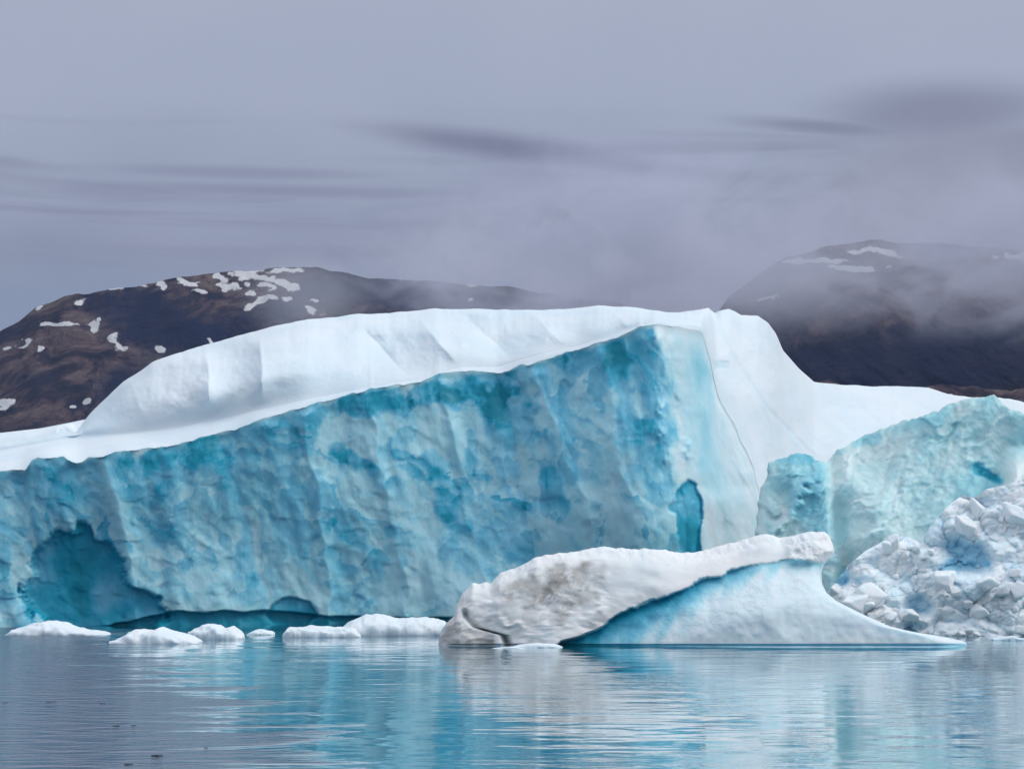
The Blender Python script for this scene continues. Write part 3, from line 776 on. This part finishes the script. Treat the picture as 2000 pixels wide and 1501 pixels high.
# ------------------------------------------------------------------ floes: lofts over a height profile
def loft(name, pts, yw, half, label, cat, nx=90, na=26, rough=1.0, blue=.05, dirt=0, k=0, mat=None, group=None, power=.75, parent=None, D=None, lumps=0):
    """pts = silhouette in photo coordinates, yw = its waterline row"""
    x = np.linspace(pts[0][0], pts[-1][0], nx)
    D0 = D or float(D_of(yw))
    y = curve(pts, x, (x[-1] - x[0]) / 40)
    h = np.maximum((y_of(0, D0) - y) / FPX * D0, 0.0) + .0
    xm = (x - 1000) / FPX * D0
    e = rim(np.minimum((x - x[0]), (x[-1] - x)) / (x[-1] - x[0]) * 5)
    hw = half * e
    ph = np.linspace(-.35, math.pi + .35, na)
    PH, XM = np.meshgrid(ph, xm, indexing='ij')
    s = np.sin(PH)
    Z = np.where(s > 0, np.abs(s) ** power * h[None, :], s * (.5 + .4 * e)[None, :])
    YY = D0 + hw[None, :] * (.9 - np.cos(PH)) if half > 0 else D0
    n = fbm(XM * 2.2, YY * 2.2 + Z * 1.3, Z * 2.2, oct=4, k=k)
    YY = YY - .12 * rough * n * np.clip(e, 0, 1)[None, :]
    XM = XM + .05 * rough * fbm(XM * 3, YY * 3, Z * 3, oct=3, k=k + 9)
    Z = Z + .05 * rough * n * (s > 0) * np.minimum(h / .3, 1)[None, :]
    bb = np.clip(blue + .06 * n + .25 * ss(.10, .0, Z), 0, 1)
    loc = (float(xm.mean()), D0, 0)
    Z = Z + .06 * (voro(XM * 2.5, YY * 2.5 + Z * 2, k + 20)[0] - .5) * (s > 0) * np.minimum(h / .3, 1)[None, :] * rough
    P = np.stack([XM - loc[0], YY - loc[1], Z], -1)
    o = mesh_obj(name, P.reshape(-1, 3), grid_faces(na, nx), mat or M_SNOW, None, {'blue': bb, 'dirt': np.clip(dirt * (.5 + n), 0, 1)})
    o.location = loc
    tag(o, label, cat, group)
    return o


FG = 'small white floes drifting before the ice wall'
loft('ice_floe', [(14, 1240), (30, 1228), (60, 1218), (95, 1213), (120, 1218), (140, 1226), (165, 1232), (190, 1234), (215, 1240)], 1240, 1.5, 'low rounded white ice floe with a thin tail, farthest left below the teal cave', 'ice floe', group=FG, k=501)
loft('ice_floe', [(218, 1252), (240, 1243), (255, 1232), (272, 1230), (290, 1233), (305, 1227), (318, 1232), (345, 1238), (370, 1246), (392, 1254)], 1257, 1.5, 'white ice floe with a knobbly crest, nearest the camera of the two touching floes', 'ice floe', group=FG, k=502)
loft('ice_floe', [(370, 1248), (372, 1232), (390, 1225), (402, 1221), (425, 1222), (432, 1230), (450, 1225), (462, 1232), (478, 1243)], 1248, 1.2, 'blocky flat topped white floe just right of the knobbly one', 'ice floe', group=FG, k=503, power=.45)
loft('ice_floe', [(486, 1238), (500, 1231), (515, 1229), (528, 1232), (538, 1237)], 1239, .8, 'tiny white floe alone between the blocky floe and the long flat one', 'ice floe', nx=40, group=FG, k=504)
loft('ice_floe', [(554, 1238), (560, 1228), (600, 1225), (640, 1226), (690, 1228), (705, 1243)], 1244, 1.3, 'long flat thin white floe below the small arch in the ice wall', 'ice floe', group=FG, k=505, power=.4)
loft('ice_floe', [(655, 1241), (672, 1222), (690, 1210), (712, 1204), (735, 1201), (760, 1206), (775, 1210), (800, 1207), (840, 1210), (868, 1214), (885, 1238)], 1241, 2.0, 'largest white floe, humped and lying against the left end of the dirty wedge', 'ice floe', nx=130, group=FG, k=506, power=.6)
loft('ice_floe', [(1000, 1263), (1015, 1259), (1050, 1256), (1085, 1258), (1098, 1263)], 1264, .6, 'thin white slush floe touching the foot of the dirty wedge', 'ice floe', nx=60, k=507)
loft('ice_floe', [(960, 1266), (985, 1263), (1005, 1262), (1025, 1266)], 1266, .3, 'narrow sliver of white ice before the dirty lumps', 'ice floe', nx=40, k=508)

# ------------------------------------------------------------------ rubble heap at the right
def build_rubble():
    x = np.linspace(1590, 2240, 330)
    top = curve([(1590, 1230), (1612, 1165), (1650, 1110), (1690, 1075), (1715, 1062), (1740, 1045), (1775, 1048), (1800, 1062), (1815, 1030), (1850, 988), (1880, 966), (1905, 972), (1925, 955), (1960, 948), (2000, 935), (2100, 930), (2240, 960)], x, 14)
    t = np.linspace(0, 1, 240)
    T, X = np.meshgrid(t, x, indexing='ij')
    yb = y_of(-.8, 79.0)
    Y = yb + (top[None, :] - yb) * T
    z = (HOR - Y) / FPX * 80 + 3; s = (X - 1000) / FPX * 80
    w1, w2 = fbm(s / 1.2, z / 1.2, oct=4, k=601), fbm(s / 1.2, z / 1.2, oct=4, k=611)
    A = voro(s / 1.5 + .35 * w1, z / 1.0 + .35 * w2, 620); Bc = voro(s / .5 + .35 * w1, z / .38 + .35 * w2, 630)
    hollow = np.clip(spots(X, Y, [(1880, 1085, 46, 40, 20, 1, .5), (1795, 1185, 30, 20, 0, .8, .5), (1640, 1120, 24, 26, 0, 1, .3), (1775, 1120, 60, 40, 0, .4, .6), (1780, 1225, 26, 10, 0, .6, .4)], w1 * .4, w2 * .4), 0, 1)
    D = 80 + .55 * z + .5 * (A[0] ** 2 * 1.4 - .7) + .15 * (Bc[0] ** 2 * 1.4 - .6) + .13 * fbm(s / .55, z / .4, oct=5, g=.6, k=641) + .9 * hollow + .5 * fbm(s / 3, z / 3, oct=2, k=645)
    D = D + 2.5 * (1 - rim((X - 1590) / 70)) + .38 * ((A[2] - .5) * A[4] + (A[3] - .6) * A[5]) + .22 * ((Bc[2] - .5) * Bc[4] + (Bc[3] - .6) * Bc[5])
    bl = .02 + .14 * A[2] * Bc[3] + .16 * ss(.55, .9, A[3]) + .34 * ss(.35, 1, hollow) + .10 * hollow  # shadow blue painted into the hollows
    bl = bl + .12 * ss(.16, 0, A[1] - A[0]) + .6 * ss(.4, .9, np.clip(spots(X, Y, [(1633, 1118, 20, 22, 0, 1, .3), (1925, 1100, 10, 8, 0, .8, .3), (1860, 1098, 12, 7, 30, .8, .3)], w1 * .4, w2 * .4), 0, 1))
    P = np.stack(world_pt(X, Y, D), -1)
    bk = []
    for q, dd in ((.85, 1.5), (.4, 3), (-.2, 4)):
        b = P[-1].copy(); b[:, 1] += dd; b[:, 2] = b[:, 2] * q - .05; bk.append(b)
    P = np.concatenate([P, np.array(bk)]); bl = np.concatenate([bl, np.zeros((3, len(x)))])
    loc = np.array([20., 82., 0.])
    o = mesh_obj('ice_mound', (P - loc).reshape(-1, 3), grid_faces(P.shape[0], len(x)), M_RUB, None, {'blue': np.clip(bl * 1.5, 0, 1), 'dirt': 0 * bl})
    o.location = loc
    tag(o, 'heaped mound of crumbled white ice with blue hollows at the right, below the pale cliff', 'ice mound')
    # loose blocks on it
    protos = []
    for kk in range(8):
        n = 26
        th, ph = np.meshgrid(np.linspace(0, math.pi, n), np.linspace(0, 2 * math.pi, 2 * n, endpoint=False), indexing='ij')
        dv = np.stack([np.sin(th) * np.cos(ph), np.sin(th) * np.sin(ph), np.cos(th)], -1)
        r = np.full(dv.shape[:2], 9.0)
        rng = np.random.RandomState(kk + 3)
        for pk in range(11):                           # a skewed block with corners broken off
            nrm = rng.normal(size=3); nrm /= np.linalg.norm(nrm); dist = rng.uniform(.8, 1.0)
            if pk < 6:
                nrm = np.zeros(3); nrm[pk // 2] = (-1) ** pk; nrm += rng.normal(size=3) * .30; nrm /= np.linalg.norm(nrm); dist = rng.uniform(.45, .95)
            c = dv @ nrm; r = np.where(c > .05, np.minimum(r, dist / np.maximum(c, .05)), r)
        r = np.minimum(r, 1.6)
        r = r * .99 + .05 * fbm(dv[..., 0] * 2.2 + kk * 5, dv[..., 1] * 2.2, dv[..., 2] * 2.2, oct=4, k=650)
        V = dv * r[..., None]
        V[0] = V[0].mean(0); V[-1] = V[-1].mean(0)
        f = grid_faces(n, 2 * n, closed=True)
        me = mesh_obj('ice_block', V.reshape(-1, 3), f, M_RUB, None, {'blue': np.clip(.05 + .05 * V[..., 0], 0, 1), 'dirt': 0 * r})
        protos.append(me.data); bpy.data.objects.remove(me)
    rng = np.random.RandomState(5)
    G = 'loose ice blocks lying on the crumbled mound'
    spec = []
    named = [(1885, 1030, .6, 'large smooth block of pale ice above the bluest hollow of the mound'), (1745, 1062, .5, 'pale block perched on the left peak of the mound'),
             (1905, 990, .42, 'slab shaped ice block sticking up from the top of the mound'), (1665, 1180, .55, 'rounded white block at the lower left end of the mound, beside the teal hollow'),
             (1840, 1135, .6, 'blunt white block just below the bluest hollow'), (1700, 1170, .48, 'white block second from the lower left end of the mound'),
             (1985, 1010, .5, 'white block at the right edge of the photo, high on the mound'), (1770, 1200, .42, 'small block beside the low blue hollow near the water')]
    for (px, py, sc, lab) in named:
        spec.append((px, py, sc, lab))
    for _ in range(90):
        px = rng.uniform(1630, 2060); tp = float(curve([(1590, 1230), (1650, 1115), (1740, 1055), (1800, 1062), (1850, 1005), (1900, 985), (2000, 960), (2240, 960)], px))
        py = rng.uniform(tp + 8, 1240)
        if px < 1760 and py > 1185 + (px - 1640) * .4: py -= 45
        spec.append((px, py, rng.choice([.08, .13, .22, .36], p=[.4, .3, .2, .1]) * rng.uniform(.8, 1.25), 'small white ice chunk among the many strewn over the crumbled mound'))
    for i, (px, py, sc, lab) in enumerate(spec):
        ci = int(np.argmin(np.abs(x - px))); col = P[:240, ci]
        yy = Y[:, ci]; ri = int(np.argmin(np.abs(yy - py)))
        if hollow[ri, ci] > .5 and sc < .4: continue
        o = bpy.data.objects.new('ice_block', protos[i % 8]); COL.objects.link(o)
        o.location = (col[ri, 0], col[ri, 1] - sc * .25, col[ri, 2])
        o.rotation_euler = (rng.uniform(0, 6), rng.uniform(0, 6), rng.uniform(0, 6)); q = rng.uniform(.7, 1.2, 3); o.scale = (sc * q[0], sc * q[1], sc * q[2])
        tag(o, lab, 'ice block', G)
    return protos


PROTOS = build_rubble()

# ------------------------------------------------------------------ drifting fragments of clear ice
rng = np.random.RandomState(11)
_m, _N = new_mat('clear_dark_ice')
finish(_N, (.03, .07, .11, 1), .25, _N.noise(_N.n('ShaderNodeTexCoord').outputs['Object'], 3, 4), .3, .1)
frag = bpy.data.meshes.new('ice_fragment')
frag = PROTOS[2].copy(); frag.name = 'ice_fragment'; frag.materials.clear(); frag.materials.append(_m)
for (px, py, w, h, lab) in [(318, 1475, 26, 6, 'largest dark clear ice fragment, afloat near the bottom left'), (262, 1492, 18, 5, 'dark ice fragment nearest the bottom edge on the left'), (236, 1417, 14, 4, 'dark ice fragment in the middle of the ruffled water'),
                            (410, 1460, 9, 3, 'speck of dark ice right of the largest dark fragment'), (208, 1373, 12, 3, 'dark ice fragment at the tip of the pale ripple'), (270, 1416, 10, 3, 'small dark ice fragment close right of its twin in the ruffled water'),
                            (110, 1370, 22, 3, 'long thin dark ice sliver on the lavender water'), (20, 1372, 12, 3, 'small dark ice sliver at the left edge')]:
    D = float(D_of(py)); o = bpy.data.objects.new('ice_fragment', frag); COL.objects.link(o)
    o.location = ((px - 1000) / FPX * D, D, .0); o.scale = (w / FPX * D * .5, w / FPX * D * .5, h / FPX * D * .55); o.rotation_euler = (0, 0, rng.uniform(0, 6))
    tag(o, lab, 'ice fragment', 'dark ice fragments afloat at the lower left')
o = loft('ice_floe', [(1935, 1248), (1950, 1243), (1975, 1241), (1990, 1246), (2012, 1249)], 1250, .6, 'thin grey slush floe at the right edge under the mound', 'ice floe', nx=50, k=520, blue=.3)


# ------------------------------------------------------------------ air: haze and fog banks
def box_mesh(name, lo, hi, mat):
    v = [(x, y, z) for x in (lo[0], hi[0]) for y in (lo[1], hi[1]) for z in (lo[2], hi[2])]
    f = [(0, 1, 3, 2), (4, 6, 7, 5), (0, 4, 5, 1), (2, 3, 7, 6), (0, 2, 6, 4), (1, 5, 7, 3)]
    o = mesh_obj(name, v, f, mat, smooth=False); tag(o, kind='stuff')
    return o


def build_fog():
    m, N = new_mat('mountain_fog')
    pos = N.n('ShaderNodeTexCoord').outputs['Object']
    x, y, z = N.sep(pos)
    n = N.noise(N.vmath('MULTIPLY', pos, (.0085, .004, .016)), 1.0, 6, .62, 1.0)
    # cloud base hangs lower to the right; ragged underside
    base = N.math('ADD', z, N.math('MULTIPLY', N.math('SUBTRACT', n, .5), -150))
    lo = N.smooth(base, 222, 300)
    xw = N.smooth(N.math('ADD', x, N.math('ADD', N.math('MULTIPLY', z, -.5), N.math('MULTIPLY', N.math('SUBTRACT', N.noise(N.vmath('MULTIPLY', pos, (.006, .002, .012)), 1.0, 4, .6, .8), .5), 500))), -330, 60)
    hi = N.smooth(N.math('ADD', z, N.math('MULTIPLY', N.math('SUBTRACT', n, .5), 90)), 420, 310)
    cl = N.smooth(n, .44, .57)
    den = N.math('MULTIPLY', N.math('MULTIPLY', lo, hi), N.math('MULTIPLY', xw, N.math('ADD', .05, cl)))
    pv = N.n('ShaderNodeVolumePrincipled'); pv.inputs['Color'].default_value = (.76, .77, .87, 1)
    xf = N.math('ADD', N.math('ADD', .46, N.smooth(x, 230, 130, 0, 1.3)), N.smooth(x, 380, 520, 0, .6))
    N.put(pv.inputs['Density'], N.math('MULTIPLY', N.math('MULTIPLY', den, xf), .0105))
    N.nt.links.new(pv.outputs[0], N.n('ShaderNodeOutputMaterial').inputs['Volume'])
    m.cycles.homogeneous_volume = False
    box_mesh('fog_bank', (-230, 1660, 200), (1300, 2700, 450), m)
    # wisp on the left mountain
    m2, N = new_mat('fog_wisp')
    pos = N.n('ShaderNodeTexCoord').outputs['Object']
    gen = N.n('ShaderNodeTexCoord').outputs['Generated']
    c = N.vmath('SUBTRACT', gen, (.5, .5, .5))
    ln = N.n('ShaderNodeVectorMath', operation='LENGTH'); N.put(ln.inputs[0], c)
    n = N.noise(pos, .018, 5, .6, .5)
    den = N.math('MULTIPLY', N.smooth(N.math('ADD', ln.outputs['Value'], N.math('MULTIPLY', N.math('SUBTRACT', n, .5), .6)), .45, .1), .0030)
    pv = N.n('ShaderNodeVolumePrincipled'); pv.inputs['Color'].default_value = (.85, .86, .93, 1); N.put(pv.inputs['Density'], den)
    N.nt.links.new(pv.outputs[0], N.n('ShaderNodeOutputMaterial').inputs['Volume'])
    box_mesh('fog_wisp', (-320, 1850, 225), (-120, 2250, 350), m2)


build_fog()
m, N = new_mat('thin_haze')
pv = N.n('ShaderNodeVolumePrincipled'); pv.inputs['Color'].default_value = (.50, .65, 1.0, 1); pv.inputs['Density'].default_value = .000028
N.nt.links.new(pv.outputs[0], N.n('ShaderNodeOutputMaterial').inputs['Volume'])
box_mesh('haze', (-16000, -400, -6), (16000, 31000, 620), m)
